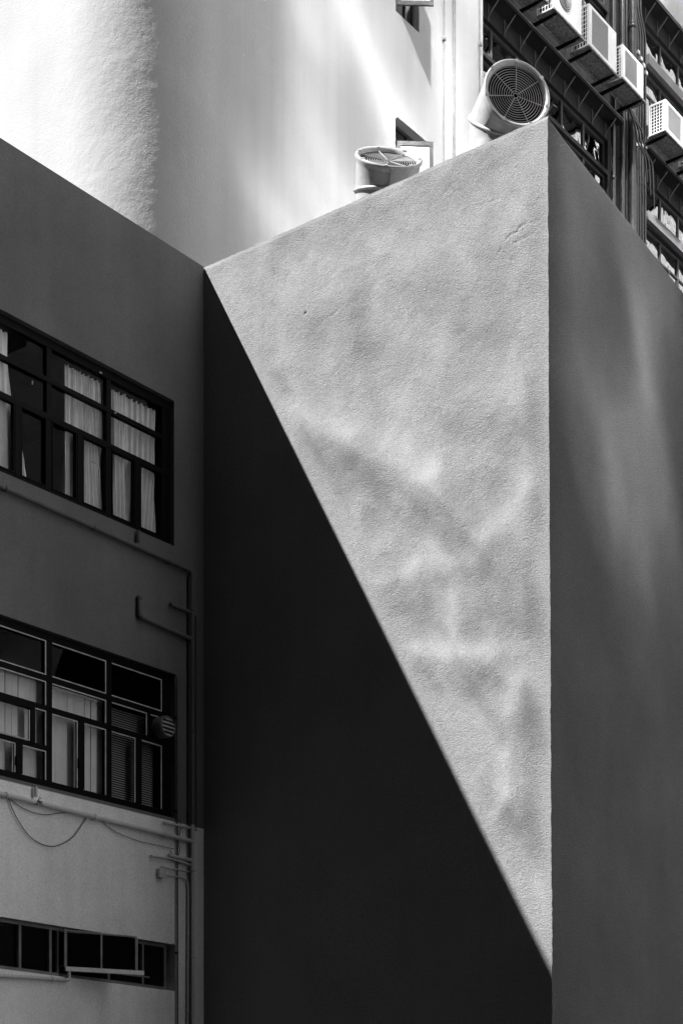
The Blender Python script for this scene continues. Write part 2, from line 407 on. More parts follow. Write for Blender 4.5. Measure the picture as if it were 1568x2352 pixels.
for (u, v) in ((41,1840-93),(184,1760-8)):
    p = on_x(u, v, WX-.04); MB().box((p.x-.02, p.y-.018, p.z-.05), (p.x+.01, p.y+.018, p.z+.05)).build('handle', M['black'], w2)
# row 3: low strip window, one sash swung out
mb = MB()
for y in (9.7, 10.3, 10.9, 11.5, 12.06, 12.49, 13.36): v_bar(mb, y, 3.82, 4.32, .035)
v_bar(mb, 12.60, 3.82, 4.32, .03); v_bar(mb, 14.262, 3.815, 4.325, .035); h_bar(mb, 3.825, 8.95, 14.25, .035); h_bar(mb, 4.315, 8.95, 14.25, .035)
h_bar(mb, 3.93, 12.62, 14.0, .02); v_bar(mb, 13.9, 3.84, 4.3, .03)
w3 = mb.build('window', M['steelgrey'], low); w3['label'] = 'narrow dark strip window with one sash swung open'
mb = MB(); mb.box((WX-.1, 8.95, 3.84), (WX-.095, 12.59, 4.3)); mb.box((WX-.1, 13.38, 3.84), (WX-.095, 14.25, 4.3)); mb.build('pane', M['glass_dull'], w3)
# the open sash: hinged on its near edge, swung out
a27 = math.radians(27); hp = Vector((WX+.02, 12.63, 0)); dr = Vector((math.sin(a27), math.cos(a27), 0)); sw = .80
mb = MB()
A = lambda t, zz, o=0: hp + dr*t + Vector((dr.y, -dr.x, 0))*o + Vector((0, 0, zz))
mb.beam(A(0,3.9), A(0,4.315), .022, .03, dr); mb.beam(A(sw/2,3.9), A(sw/2,4.29), .018, .02, dr); mb.beam(A(sw,3.9), A(sw,4.27), .016, .03, dr)
mb.beam(A(0,4.30), A(sw,4.275), .02, .016)
sash = mb.build('sash', M['sash_paint'], w3)
mb = MB(); mb.beam(A(-.0,3.885), A(sw+.08,3.885), .05, .045); mb.build('sash_rail', M['concrete'], w3)
mb = MB(); mb.beam(A(.02,4.095), A(sw-.02,4.09), .006, .36); mb.build('sash_pane', M['duct_in'], w3)

# curtains behind row 1
def curtain(y0, y1, zt, zb, label, X=WX-.17, bottom=None, pleats=8, seed=0, amp=.042, flare=0.):
    n, m_ = 120, 40
    s = np.linspace(0, 1, n); tt = np.linspace(0, 1, m_); S, T = np.meshgrid(s, tt, indexing='ij')
    ya, yb = (y0, y1) if bottom is None else (y0*(1-T)+bottom[0]*T, y1*(1-T)+bottom[1]*T)
    ph = fbm(S*0+S, T*.3, seed, [(2.5, 1.5), (5, .8)])
    Xc = X + amp*(.5+.5*T)*np.sin(2*np.pi*(pleats*S + ph*.7)) + .012*np.sin(2*np.pi*(pleats*2.7*S+ph))*(1-T) - flare*T*S
    Yc = ya + (yb-ya)*(S + .012*np.sin(8*np.pi*T)*S*(1-S)); Zc = zt + (zb-zt)*T - .01*np.sin(2*np.pi*pleats*S)*(1-T)
    o = grid_obj('curtain', M['curtain'], Xc, Yc, Zc)
    return tag(o, label, 'curtain', 'curtains behind the upper window')
curtain(11.2, 12.0, 10.52, 9.0, 'wide pale curtain bellying out at the left end of the upper window', bottom=(11.1, 12.08), pleats=6, seed=1, amp=.045)
curtain(12.10, 12.13, 9.55, 9.0, 'narrow curtain corner trailing at the sill of the dark bay', bottom=(12.1, 12.28), pleats=2, seed=2, amp=.02)
curtain(12.78, 13.34, 10.5, 9.0, 'pleated pale curtain in the middle bay of the upper window', bottom=(12.77, 13.34), pleats=9, seed=3)
curtain(13.5, 14.2, 10.5, 9.0, 'pleated pale curtain in the last bay beside the corner', bottom=(13.5, 14.18), pleats=10, seed=4)
# blinds behind row 2
def vblind(y0, y1, zt, zb, label, tilt=.35):
    t = thing('vertical_blind', (WX-.18, (y0+y1)/2, zb), label, 'blind', 'vertical blinds behind the middle window')
    mb = MB(); y = y0; k = 0
    while y < y1:
        d = .046; yw = .069; xx = WX-.18 + random.uniform(-.004, .004); a = tilt + random.uniform(-.12, .12)
        mb.beam((xx, y, zb+random.uniform(0,.01)), (xx, y+random.uniform(-.006,.006), zt), .004, yw, (math.sin(a), math.cos(a), 0)); y += .088; k += 1
    mb.build('slat', M['blind'], t); mb = MB(); mb.box((WX-.21, y0-.05, zt), (WX-.16, y1, zt+.03)); mb.build('rail', M['blind'], t)
vblind(9.1, 12.5, 6.97, 5.84, 'long vertical blind of wide pale slats at the left of the middle window')
vblind(12.62, 13.36, 6.93, 5.84, 'short vertical blind in the bay beside the slatted venetian blind')
t = thing('venetian_blind', (WX-.2, 13.85, 5.84), 'venetian blind of thin horizontal slats in the last bay', 'blind')
mb = MB(); zz = 5.86
while zz < 6.93:
    mb.beam((WX-.2, 13.42, zz), (WX-.2, 14.2, zz), .022, .0022, (.55, 0, 1)); zz += .026
mb.build('slat', M['blind'], t); mb = MB(); mb.box((WX-.18, 13.42, 6.935), (WX-.18, 14.2, 6.96)); mb.build('rail', M['blind'], t)

# round vent cowl in row 2
vc = on_x(374, 1671, WX)
t = thing('exhaust_cowl', (WX, vc.y, vc.z), 'small round louvred vent cowl in the corner of the middle window', 'vent')
mb = MB(); mb.box((WX-.07, vc.y-.16, vc.z-.13), (WX-.06, vc.y+.12, vc.z+.12)); mb.build('plate', M['black'], t)
c0 = (WX-.06, vc.y, vc.z); R = .125
mb = MB(); mb.lathe([(R*.96,0),(R,.04),(R,.12),(R*.93,.15),(R*.86,.155),(R*.86,.06),(.001,.06)], c0, (1,0,0), 28); mb.build('hood', M['steelgrey'], t)
mb = MB()
for k in range(-2, 3):
    zz = vc.z + k*.045; hw = math.sqrt(max(.001, (R*.86)**2-(k*.045)**2)); mb.beam((WX+.075, vc.y-hw, zz), (WX+.075, vc.y+hw, zz), .05, .008, (.8,0,1))
mb.build('louvre', M['bead'], t)

# pipes and cables on the low building
def pipe(name, pts, r, label, cat='pipe', mat='pipe_dark', group=None, bend=.06, clamps=(), n=12, X=WX, uv=True):
    P = [on_x(p[0], p[1], X+r+(p[2] if len(p) > 2 else .02)) for p in pts] if uv else [Vector(p) for p in pts]
    base = min(P, key=lambda q: q.z)
    t = thing(name, base, label, cat, group)
    MB().tube(P, r, n, bend).build('tube', M[mat], t)
    for c in clamps:
        i, f = c; q = P[i].lerp(P[i+1], f); d = (P[i+1]-P[i]).normalized()
        m2 = MB().lathe([(r*1.05,-.014),(r*1.28,-.012),(r*1.28,.012),(r*1.05,.014)], q, d, 14)
        m2.box((X, q.y-.012, q.z-.012), (q.x, q.y+.012, q.z+.012)); m2.build('clamp', M[mat], t)
    return t
pipe('drain_pipe', [(-40,1098),(441,1312),(443,2420)], .026, 'long pipe running below the upper window and down beside the corner', clamps=((0,.1),(0,.5),(0,.88),(1,.08),(1,.33),(1,.62),(1,.8)))
pipe('waste_pipe', [(320,1369,0),(322,1416),(441,1469)], .027, 'bent pipe stub with an upturned end between the two upper window rows', bend=.03, clamps=((0,.1),(1,.02)))
pipe('pipe_stub', [(392,1388),(436,1406)], .022, 'short sloping pipe stub beside the corner, topmost of the short ones')
pipe('vent_pipe', [(318,1219),(318,1245)], .02, 'tiny upright pipe under the sill of the upper window')
pipe('waste_pipe', [(-40,1813),(443,1933)], .026, 'pale horizontal pipe carrying cables under the middle window', clamps=((0,.1),(0,.5),(0,.85)))
pipe('vent_pipe', [(83,1806),(83,1830)], .02, 'tiny upright pipe under the sill of the middle window')
pipe('pipe_stub', [(376,1889),(452,1905)], .016, 'thin cross pipe at the paint line beside the corner')
pipe('pipe_stub', [(347,1966),(392,1972),(438,1987)], .014, 'thin crooked pipe above the junction box', bend=.05)
pipe('pipe_stub', [(388,1964.5),(442,1976.5)], .021, 'thick short pipe joining the downpipe above the junction box')
pipe('conduit_pipe', [(370,1991),(439,2003)], .010, 'straight thin conduit leaving the junction box top', mat='pipe_dark')
pipe('conduit_pipe', [(374,2008),(425,2017),(432.5,2027),(431,2420)], .011, 'thin conduit bending down from the junction box', bend=.08, clamps=((2,.3),(2,.75)))
pipe('conduit_pipe', [(402,1548),(407,1562),(408,2420)], .010, 'dark vertical conduit beside the end of the window rows', mat='cable', clamps=((1,.1),(1,.35),(1,.73)))
pipe('conduit_pipe', [(450,1414),(451,1904)], .008, 'thin dark cable pipe right beside the corner', mat='cable')
pipe('conduit_pipe', [(434.5,1325),(434.5,2420)], .012, 'thin dark tube running close beside the downpipe', mat='cable', clamps=((0,.5),))  # dark tube drawn along the dark band left of the downpipe
pipe('waste_pipe', [(-40,2239),(159,2251),(159,2228)], .02, 'pale pipe under the lowest window ending in an upturned elbow', bend=.03, clamps=((0,.8),))
jb = on_x(365, 2006, WX)
t = thing('junction_box', (WX, jb.y, jb.z-.05), 'small square junction box on the pale painted wall', 'box')
m2 = MB().box((WX, jb.y-.045, jb.z-.052), (WX+.055, jb.y+.045, jb.z+.045)); m2.build('case', M['pipe_dark'], t)
MB().box((WX+.055, jb.y-.05, jb.z-.056), (WX+.063, jb.y+.05, jb.z+.05)).build('lid', M['pipe_dark'], t)
def cable(pts, label, r=.005):
    P = [on_x(u, v, WX+.02) for u, v in pts]; Q = []
    for i in range(len(P)-1):
        p0 = P[max(i-1,0)]; p1 = P[i]; p2 = P[i+1]; p3 = P[min(i+2,len(P)-1)]
        for k in range(6):
            t = k/6; Q.append(.5*((2*p1)+(p2-p0)*t+(2*p0-5*p1+4*p2-p3)*t*t+(3*p1-p0-3*p2+p3)*t**3))
    Q.append(P[-1])
    o = MB().tube(Q, r, 6).build('cable', M['cable'], None, Q[0]); tag(o, label, 'cable', None)
cable([(17,1826),(30,1860),(47,1892),(70,1922),(95,1938),(122,1944),(152,1934),(172,1918),(190,1892),(203,1874)], 'deep drooping cable loop under the left of the horizontal pipe')
cable([(18,1830),(47,1852),(75,1865),(103,1871),(135,1868),(165,1865)], 'shallow sagging cable close under the horizontal pipe', .004)
cable([(232,1884),(256,1904),(282,1918),(320,1932),(360,1941),(400,1950)], 'faint thin cable sagging towards the corner pipes', .0035)
cable([(412,1880),(416,1900),(410,1930),(413,1955),(405,1975),(392,1955)], 'tangled cable looping around the pipes by the junction box', .004)
mb = MB()
for k in range(11):
    a = random.uniform(0, 6.28); p = on_x(88, 1838, WX+.07); L_ = random.uniform(.03, .085)
    q = p + Vector((random.uniform(-.01,.03), math.cos(a)*L_, math.sin(a)*L_)); mb.beam(p, q, .006, .004)
tag(mb.build('weed', M['leaf'], None, p), 'small dark weed sprouting from the horizontal pipe', 'plant')

# ------------------------------------------------------------------ white tower with the rounded corner
tower = thing('white_tower', (-22, 21, 0), 'tall white rendered building with a rounded corner behind the annex', 'building')
TOP = 32.
mb = MB()
HA = (22.63, 23.30, 20.86, 22.1); HB = (22.62, 23.42, 17.8, 19.09)
wall_x(mb, TX, 18.2, 25.26, 11.5, TOP, [HA, HB], .3)
mb.add([(TX,18.2,0),(TX,25.26,0),(TX,25.26,11.5),(TX,18.2,11.5)], [(0,1,2,3)])
mb.build('wall', M['tower'], tower)
# rounded corner and the sunlit side
Rc = 1.45; cx = TX-Rc; cy = 16.72+Rc
L_arc = Rc*math.pi/2; arc = np.linspace(-7.0, L_arc + (18.2-cy), 420); zt = np.linspace(11.5, 27.5, 620)
A_, Zt = np.meshgrid(arc, zt, indexing='ij'); th = np.clip(A_/Rc, 0, math.pi/2)
bx = np.where(A_ < 0, cx + A_, cx + Rc*np.sin(th)); by = np.where(A_ < 0, cy-Rc, cy-Rc*np.cos(th)) + np.maximum(A_-L_arc, 0)
rough = smooth01(1.25 - np.abs(A_-Rc*.6)/1.1)
d = fbm(A_, Zt, 91, [(.5,.03), (1.2,.012)]) * smooth01((L_arc-A_)/.6) + fbm(A_, Zt, 95, [(3,.003), (8,.0016), (17,.0011), (34,.0014)])*(.25+.75*rough)*smooth01((L_arc*.93-A_)/.25)
nxn = np.where(A_ < 0, 0, np.sin(th)); nyn = np.where(A_ < 0, -1, -np.cos(th))
grid_obj('rounded_corner', M['tower_rough'], bx+nxn*d, by+nyn*d, Zt, tower)
mb = MB(); mb.add([(-40,cy-Rc,0),(cx,cy-Rc,0),(cx,cy-Rc,11.5),(-40,cy-Rc,11.5)], [(0,1,2,3)])
mb.add([(-40,cy-Rc,11.5),(cx-7,cy-Rc,11.5),(cx-7,cy-Rc,TOP),(-40,cy-Rc,TOP)], [(0,1,2,3)]); mb.add([(cx-7,cy-Rc,27.5),(TX-.6,cy-Rc,27.5),(TX-.6,cy-Rc,TOP),(cx-7,cy-Rc,TOP)], [(0,1,2,3)])
mb.add([(TX-.6,cy-Rc,27.5),(TX,18.2,27.5),(TX,18.2,TOP),(TX-.6,cy-Rc,TOP)], [(0,1,2,3)])
mb.add([(-40,25.26,0),(-40,25.26,TOP),(TX,25.26,TOP),(TX,25.26,0)], [(0,1,2,3)]); mb.add([(-40,cy-Rc,TOP),(TX-.6,cy-Rc,TOP),(TX,18.2,TOP),(TX,25.26,TOP),(-40,25.26,TOP)], [(0,1,2,3,4)])
mb.box((TX-1.6, 22.2, 17.5), (TX-1.5, 23.9, 22.4)); mb.build('upper_wall', M['tower'], tower)
def tower_window(H, lab, swing):
    y0, y1, z0, z1 = H
    mb = MB(); X = TX-.10
    mb.box((X-.05,y0,z0),(X,y0+.05,z1)); mb.box((X-.05,y1-.05,z0),(X,y1,z1)); mb.box((X-.05,y0+.05,z1-.05),(X,y1-.05,z1)); mb.box((X-.05,y0+.05,z0),(X,y1-.05,z0+.05))
    mb.box((X-.05,(y0+y1)/2+.06,z0+.05),(X-.002,(y0+y1)/2+.1,z1-.05)); mb.box((X-.05,y0+.05,z1-.36),(X-.003,y1-.05,z1-.32))
    w = mb.build('window', M['charcoal'], tower); w['label'] = lab
    MB().box((X-.03,y0+.05,z0+.05),(X-.025,y1-.05,z1-.05)).build('pane', M['glass'], w)
    # casement swung out
    d = Vector((math.sin(swing), math.cos(swing), 0)); h = Vector((TX+.0, y0+.04, 0)); W_ = .60
    za, zb = z0+.12, (z1-.36 if z1 < 20 else z1-.08)
    Q = lambda t, zz: h + d*t + Vector((0,0,zz))
    m3 = MB(); m3.beam(Q(.03,za),Q(.03,zb),.06,.035,(-d.y,d.x,0)); m3.beam(Q(W_-.03,za),Q(W_-.03,zb),.06,.035,(-d.y,d.x,0)); m3.beam(Q(.06,za+.035),Q(W_-.06,za+.035),.035,.07); m3.beam(Q(.06,zb-.035),Q(W_-.06,zb-.035),.035,.07)
    s = m3.build('sash', M['charcoal'], w)
    MB().beam(Q(.06,(za+zb)/2),Q(W_-.06,(za+zb)/2),.008,zb-za-.14).build('sash_pane', M['pane_matt'], w)
    return w
M['pane_matt'] = simple('frosted_pane', .42, .3, spec=.6)
tower_window(HA, 'dark framed window with its casement swung out, high up', math.radians(50))
tower_window(HB, 'dark framed window under a short hood, partly behind a fan duct', math.radians(50))
mb = MB(); mb.box((TX, HB[0]-.0, 19.09), (TX+.05, HB[1]+.04, 19.13)); mb.build('window_hood', M['tower'], tower)
def conduit(u, r, label, ztop=27., zbot=11.6, clips=(14.2,17.1,20.), wob=0.):
    y = on_x(u, 100, TX).y
    n_ = 14; pts = [(TX+.012+r, y + wob*noise.noise(Vector((u, k*.6, 0))), zbot+(ztop-zbot)*k/n_) for k in range(n_+1)]
    t = thing('wall_conduit', (TX+.02, y, zbot), label, 'conduit', 'thin conduits on the white tower')
    MB().tube(pts, r, 8).build('tube', M['conduit'], t)
    for c in clips: MB().box((TX,y-.03,c),(TX+.03+2*r,y+.03,c+.05)).build('clip', M['conduit'], t)
conduit(1016.5, .012, 'single thin conduit on the white wall, the one nearest the windows', clips=(15.9,18.2,21.1), wob=.01)
conduit(1038, .016, 'thicker conduit of the close pair on the white wall', clips=(15.6,18.35,22.3))
conduit(1042.5, .011, 'thinner conduit of the close pair on the white wall', clips=(15.7,18.4,22.3))
conduit(1099, .014, 'crooked dark conduit along the end edge of the white wall', clips=(18.,19.9,21.6), wob=.06)

# ------------------------------------------------------------------ dark workshop building behind
works = thing('workshop_building', (-22, 35, 0), 'dark building with steel windows and ledges hung with air conditioners', 'building')
mb = MB()
levels = [(19.62, 22.87), (22.92, 26.17)]
holes = []
for zh in (22.85, 26.17):
    holes += [(25.6, 30.72, zh-.62, zh), (25.6, 30.72, zh-2.15, zh-.70), (32.35, 40., zh-.68, zh), (32.35, 40., zh-2.15, zh-.95)]
wall_x(mb, DX, 25.27, 46, 11.5, TOP, holes, .3)
mb.add([(DX,25.27,0),(DX,46,0),(DX,46,11.5),(DX,25.27,11.5)], [(0,1,2,3)])
mb.add([(-40,46,0),(-40,46,TOP),(DX,46,TOP),(DX,46,0)], [(0,1,2,3)]); mb.add([(-40,25.27,TOP),(DX,25.27,TOP),(DX,46,TOP),(-40,46,TOP)], [(0,1,2,3)])
mb.box((-21, 25.4, 11), (-20.9, 46, 30)); mb.box((-20.9, 25.4, 19.3), (DX-.31, 45.8, 19.5)); mb.box((-20.9, 25.4, 23.0), (DX-.31, 45.8, 23.2)); mb.box((-20.9, 25.4, 26.3), (DX-.31, 45.8, 26.5))
mb.build('wall', M['dark'], works)
mb = MB(); mb.box((DX, 25.3, 26.55), (DX+.03, 45.9, 31.5)); mb.build('spandrel', M['spandrel'], works)
mb = MB(); mb.box((DX, 32.33, 25.24), (DX+.10, 45.9, 25.44)); mb.build('sill_band', M['band'], works)
mb = MB(); mb.box((DX, 32.33, 21.93), (DX+.10, 45.9, 22.13)); mb.build('sill_band', M['band'], works)
for (y0, y1, z0, z1) in holes:
    mb = MB(); X = DX-.08
    n_ = max(1, round((y1-y0)/.85)); st = (y1-y0)/n_
    for k in range(n_+1):
        y = y0+k*st; mb.box((X-.05, max(y0,y-.03), z0), (X, min(y1,y+.03), z1))
    for k in range(n_):
        a, c = y0+k*st+.03, y0+(k+1)*st-.03
        mb.box((X-.05,a,z1-.04),(X-.001,c,z1)); mb.box((X-.05,a,z0),(X-.001,c,z0+.04))
        if z1-z0 > 1: mb.box((X-.04,a,z0+.74),(X-.003,c,z0+.78)); mb.box((X-.04,(a+c)/2-.02,z0+.04),(X-.004,(a+c)/2+.02,z0+.74))
    w = mb.build('window', M['charcoal'], works)
    mb = MB()
    for k in range(n_):
        a, c = y0+k*st+.03, y0+(k+1)*st-.03; tl = random.uniform(-.02,.02)
        mb.beam((X-.03+tl*.3,a,(z0+z1)/2),(X-.03-tl*.3,c,(z0+z1)/2),.006,z1-z0-.06)
    mb.build('pane', M['glass_wavy'], w)
def ledge(y0, y1, zc):
    mb = MB(); mb.box((DX, y0, zc-.035), (DX+.28, y1, zc))
    mb.box((DX+.28, y0, zc-.05), (DX+.30, y1, zc+.012))
    L_ = mb.build('ledge', M['dark'], works)
    y = y0+.35
    while y < y1-.1:
        m2 = MB(); m2.beam((DX+.25,y,zc-.045),(DX+.02,y,zc-.27),.018,.018); m2.beam((DX+.012,y,zc-.04),(DX+.012,y,zc-.36),.018,.016)
        m2.build('bracket', M['bracket'], L_); y += .55
    m2 = MB(); m2.beam((DX+.305,y0,zc+.016),(DX+.305,y1,zc+.016),.012,.012); m2.build('edge_trim', M['conduit'], L_)
ledge(25.3, 30.86, 23.2); ledge(31.98, 44, 23.2); ledge(31.98, 44, 26.5); ledge(25.3, 30.86, 26.5)

# pipes on the pier between the window bays
def vpipe(u, r, label, mat='pipe_black', out=.10, z0=16., z1=28., top=None, joints=()):
    y = on_x(u, 300, DX+out+r).y; x = DX+out+r
    pts = [(x,y,z0),(x,y,z1)] if top is None else [(x,y,z0),(x,y,top[0]),(x+top[2],y+top[1],top[0]+.45),(x+top[2],y+top[1],z1)]
    t = thing('downpipe', (x,y,z0), label, 'pipe', 'vertical pipes on the dark pier')
    MB().tube(pts, r, 14, .12).build('tube', M[mat], t)
    for zc in joints:
        m2 = MB().lathe([(r*1.02,-.035),(r*1.2,-.03),(r*1.2,.03),(r*1.02,.035)], (x,y,zc), (0,0,1), 16); m2.build('collar', M[mat], t)
    return t
vpipe(1407, .05, 'leftmost slim black pipe on the dark pier', joints=(22.0,))
vpipe(1428, .055, 'grey medium pipe left of the fat pipe', 'pipe_grey', joints=(22.6,24.9))
vpipe(1438, .02, 'thin bright rod pipe beside the fat pipe', 'pipe_grey', out=.12)
vpipe(1451, .088, 'fat grey pipe in the middle of the pier with wide collars', 'pipe_grey', out=.14, joints=(21.0,24.55,25.4))
for k, (u, zc) in enumerate(((1462.5,25.05),(1468.5,24.98),(1474.5,24.9),(1480.5,24.8))):
    t = vpipe(u, .026, ['first','second','third','last'][k] + ' of the four slim clipped pipes, counted from the fat pipe', out=.16, top=(25.55,-.14,-.04))
    y = on_x(u, 300, DX+.186).y
    for zz in (zc-.03, 23.1+.04*k):
        MB().box((DX+.16,y-.04,zz),(DX+.23,y+.04,zz+.07)).build('clip', M['clip'], t)
# loose refrigerant lines
for k in range(3):
    y = 31.2+.16*k; pts = [(DX+.45,30.75+.05*k,23.42),(DX+.42,y-.1,23.2),(DX+.4,y+.05,22.9),(DX+.44,y+.3,22.75),(DX+.4,y+.45,22.3-.2*k)]
    o = MB().tube(pts, .02, 8, .12).build('refrigerant_line', M['pipe_black'], None, pts[-1])
    tag(o, ['curved black line just under the third air conditioner','curved black line between its two neighbours below the conditioner','curved black line farthest from the third air conditioner'][k], 'pipe', 'loose lines below the air conditioners')

# air conditioners
def ac_unit(y0, zb, w, h, label, fan=False):
    X1 = -16.05; X0 = X1-.38
    t = thing('air_conditioner', (X0+.19, y0+w/2, zb-.06), label, 'air conditioner', 'air conditioners on the ledge')
    mb = MB(); e = .03
    # casing shell without the near side, which is a grille
    mb.box((X0,y0+e,zb),(X1-.012,y0+w,zb+h)); mb.box((X0,y0,zb+h-e),(X1,y0+e,zb+h)); mb.box((X0,y0,zb),(X1,y0+e,zb+e)); mb.box((X1-.05,y0,zb+e),(X1,y0+e,zb+h-e)); mb.box((X0,y0,zb+e),(X0+.02,y0+e,zb+h-e))
    # front frame
    g1 = y0+w*.70
    mb.box((X1-.012,y0+e,zb),(X1+.004,y0+.10,zb+h)); mb.box((X1-.012,g1,zb),(X1+.004,y0+w,zb+h)); mb.box((X1-.012,y0+.10,zb),(X1+.004,g1,zb+.07)); mb.box((X1-.012,y0+.10,zb+h-.06),(X1+.004,g1,zb+h))
    mb.build('casing', M['ac'], t)
    if fan:
        MB().lathe([(.001,0),(.26,0)], (X1-.006,(y0+g1)/2+.03,zb+h*.52), (1,0,0), 30, False).build('fan_opening', M['ac_dark'], t)
        mb = MB(); cyy, czz = (y0+g1)/2+.03, zb+h*.52
        for k in range(1, 9): mb.tube([(X1+.006,cyy+math.cos(a)*.031*k,czz+math.sin(a)*.031*k) for a in [2*math.pi*q/26 for q in range(26)]], .005, 4, closed=True)
        mb.build('front_grille', M['ac'], t)
    else:
        mb = MB(); zz = zb+.08
        while zz < zb+h-.06: mb.box((X1-.010,y0+.10,zz),(X1-.002,g1,zz+.011)); zz += .022
        mb.build('front_grille', M['ac_mesh'], t)
    MB().box((X0+.02,y0+.024,zb+e),(X1-.05,y0+.028,zb+h-e)).build('side_opening', M['ac_dark'], t)
    mb = MB()
    for k in range(5): x = X0+.05+k*(.25/4); mb.box((x-.005,y0+.002,zb+e),(x+.005,y0+.012,zb+h-e))
    for k in range(1, 9): zz = zb+e+k*(h-2*e)/9; mb.box((X0+.02,y0+.004,zz-.004),(X1-.05,y0+.010,zz+.004))
    mb.build('side_grille', M['ac'], t)
    mb = MB(); mb.box((X0-.02,y0-.02,zb-.02),(X1+.015,y0+w+.12,zb-.002)); mb.box((X1+.0,y0-.03,zb-.045),(X1+.02,y0+w+.14,zb-.021)); mb.box((X0-.03,y0-.03,zb-.045),(X0-.01,y0+w+.14,zb-.021))
    mb.box((X0+.06,y0+.12,zb-.035),(X1-.07,y0+w-.15,zb-.021)); mb.build('tray', M['tray'], t)
    for yy in (y0+.08, y0+w-.08):
        mb = MB(); mb.beam((DX+.01,yy,zb-.065),(X1,yy,zb-.065),.035,.03); mb.beam((X1-.08,yy,zb-.08),(DX+.02,yy,zb-.12),.03,.03); mb.build('bracket', M['black'], t)
    return t
ac_unit(25.92, 23.36, 1.05, .8, 'air conditioner highest up the ledge, only its rusty underside in view')
ac_unit(27.31, 23.38, 1.0, .82, 'air conditioner with a round fan grille, above the tall unit', fan=True)
ac_unit(28.61, 23.38, 1.07, .80, 'tall air conditioner with a wide ribbed front grille')
ac_unit(29.95, 23.45, .86, .66, 'smaller air conditioner just left of the black pipes')
ac_unit(31.80, 23.32, 1.0, .64, 'air conditioner right of the black pipes with a white grid side')
ac_unit(33.15, 23.32, 1.0, .66, 'air conditioner at the far right edge, mostly hidden by its neighbour')

# ------------------------------------------------------------------ fan ducts on the annex roof
def fan_duct(cu, cv, dist_y, nrm, rad, label, riser_off, seed=0, blen=.5):
    d = ray(cu, cv); tt = dist_y/d[1]; C_ = Vector((d[0]*tt, dist_y, d[2]*tt+1.6)); n_ = Vector(nrm).normalized()
    back = C_ - n_*blen
    root = Vector((back.x+riser_off[0], back.y+riser_off[1], 12.05))
    t = thing('fan_duct', root, label, 'fan duct', 'fan ducts on the annex roof')
    mb = MB()
    # riser and elbow as rings from vertical to the mouth axis, one continuous skin
    path = [(root, Vector((0,0,1))), (Vector((root.x,root.y,back.z-.28)), Vector((0,0,1))), (back, (Vector((0,0,1))+n_).normalized()), (C_-n_*.05, n_)]
    rings = []; K = 44
    ref = n_.cross(Vector((0,0,1))).normalized()
    for (c, ax), rr in zip(path, (rad*.90, rad*.90, rad*.93, rad)):
        a = ref; b2 = ax.cross(a).normalized(); st = 1/max(.75, ax.dot(n_)) if c == back else 1
        rings += [[c + a*math.cos(2*math.pi*k/K)*rr + b2*math.sin(2*math.pi*k/K)*rr*st for k in range(K)]]
    vs = [p for r_ in rings for p in r_]; fs = [(i*K+k, i*K+(k+1) % K, (i+1)*K+(k+1) % K, (i+1)*K+k) for i in range(len(rings)-1) for k in range(K)]
    mb.add(vs, fs, True); mb.build('duct', M['galv'], t)
    # joint flange at the elbow, base flange
    mb = MB(); r2 = rings[2]; mb.tube([back + (p-back)*1.015 for p in r2], .02, 8, closed=True); mb.build('joint', M['galv'], t)
    MB().lathe([(rad*1.35,0),(rad*1.33,.03),(rad*1.0,.10),(rad*.95,.16)], root, (0,0,1), 40).build('base_flange', M['galv'], t)
    # mouth: flared ring
    mb = MB(); mb.lathe([(rad*.985,-.10),(rad*1.0,-.03),(rad*1.05,.0),(rad*1.055,.02),(rad*1.02,.035),(rad*.93,.02),(rad*.90,-.012)], C_, n_, 56); mb.build('mouth_ring', M['galv'], t)
    MB().lathe([(rad*.9,-.012),(rad*.9,-.26),(.0005,-.26)], C_, n_, 48).build('inner_drum', M['duct_in'], t)
    a = ref; b2 = n_.cross(a).normalized()
    mb = MB(); q = C_ - n_*.02
    for k in range(1, 13):
        rr = rad*.9*k/12.2
        mb.tube([q + a*math.cos(w_)*rr + b2*math.sin(w_)*rr for w_ in [2*math.pi*j/60 for j in range(60)]], .0038, 5, closed=True)
    for k in range(7):
        w_ = 2*math.pi*(k+.3*seed)/7 + .2; dd = a*math.cos(w_)+b2*math.sin(w_); mb.tube([q+dd*rad*.09+n_*.004, q+dd*rad*.98+n_*.02], .0042, 5)
    mb.build('grille', M['wire'], t)
    # fan hub and blades
    mb = MB(); qb = C_ - n_*.18; mb.lathe([(.001,.06),(.06,.05),(.065,0)], qb, n_, 20)
    for k in range(6):
        w_ = 2*math.pi*k/6; dd = a*math.cos(w_)+b2*math.sin(w_); ee = n_.cross(dd)
        mb.add([qb+dd*.06+ee*.03, qb+dd*rad*.82+ee*.09+n_*.04, qb+dd*rad*.82-ee*.07-n_*.03, qb+dd*.06-ee*.03-n_*.02], [(0,1,2,3)])
    mb.build('blades', M['duct_in'], t)
    mb = MB()
    for k in range(7):
        w_ = 2*math.pi*(k+.3*seed)/7 + .2; dd = a*math.cos(w_)+b2*math.sin(w_); mb.beam(C_+dd*rad*.93+n_*.03, C_+dd*rad*1.05+n_*.03, .03, .012, n_)
    w_ = -math.pi/2 if b2.z > 0 else math.pi/2; dd = b2*math.sin(w_)
    mb.beam(C_+dd*rad*1.07+n_*.01, C_+dd*rad*1.04-n_*.26, .035, .012, dd); mb.build('strap', M['galv'], t)
    return t
cam2w = lambda x, y, zz: Vector((x*.7923 - y*.6101, x*.6101 + y*.7923, zz))
fan_duct(892, 366, 15.62, cam2w(.10, -.71, .70), .365, 'round fan duct tilted up at the sky behind the middle of the annex roofline', (-.02, .05), 1, .34)
fan_duct(1185, 217, 15.46, cam2w(.26, -.96, .06), .356, 'round fan duct facing the street beside the annex corner', (-.04, .02), 0)

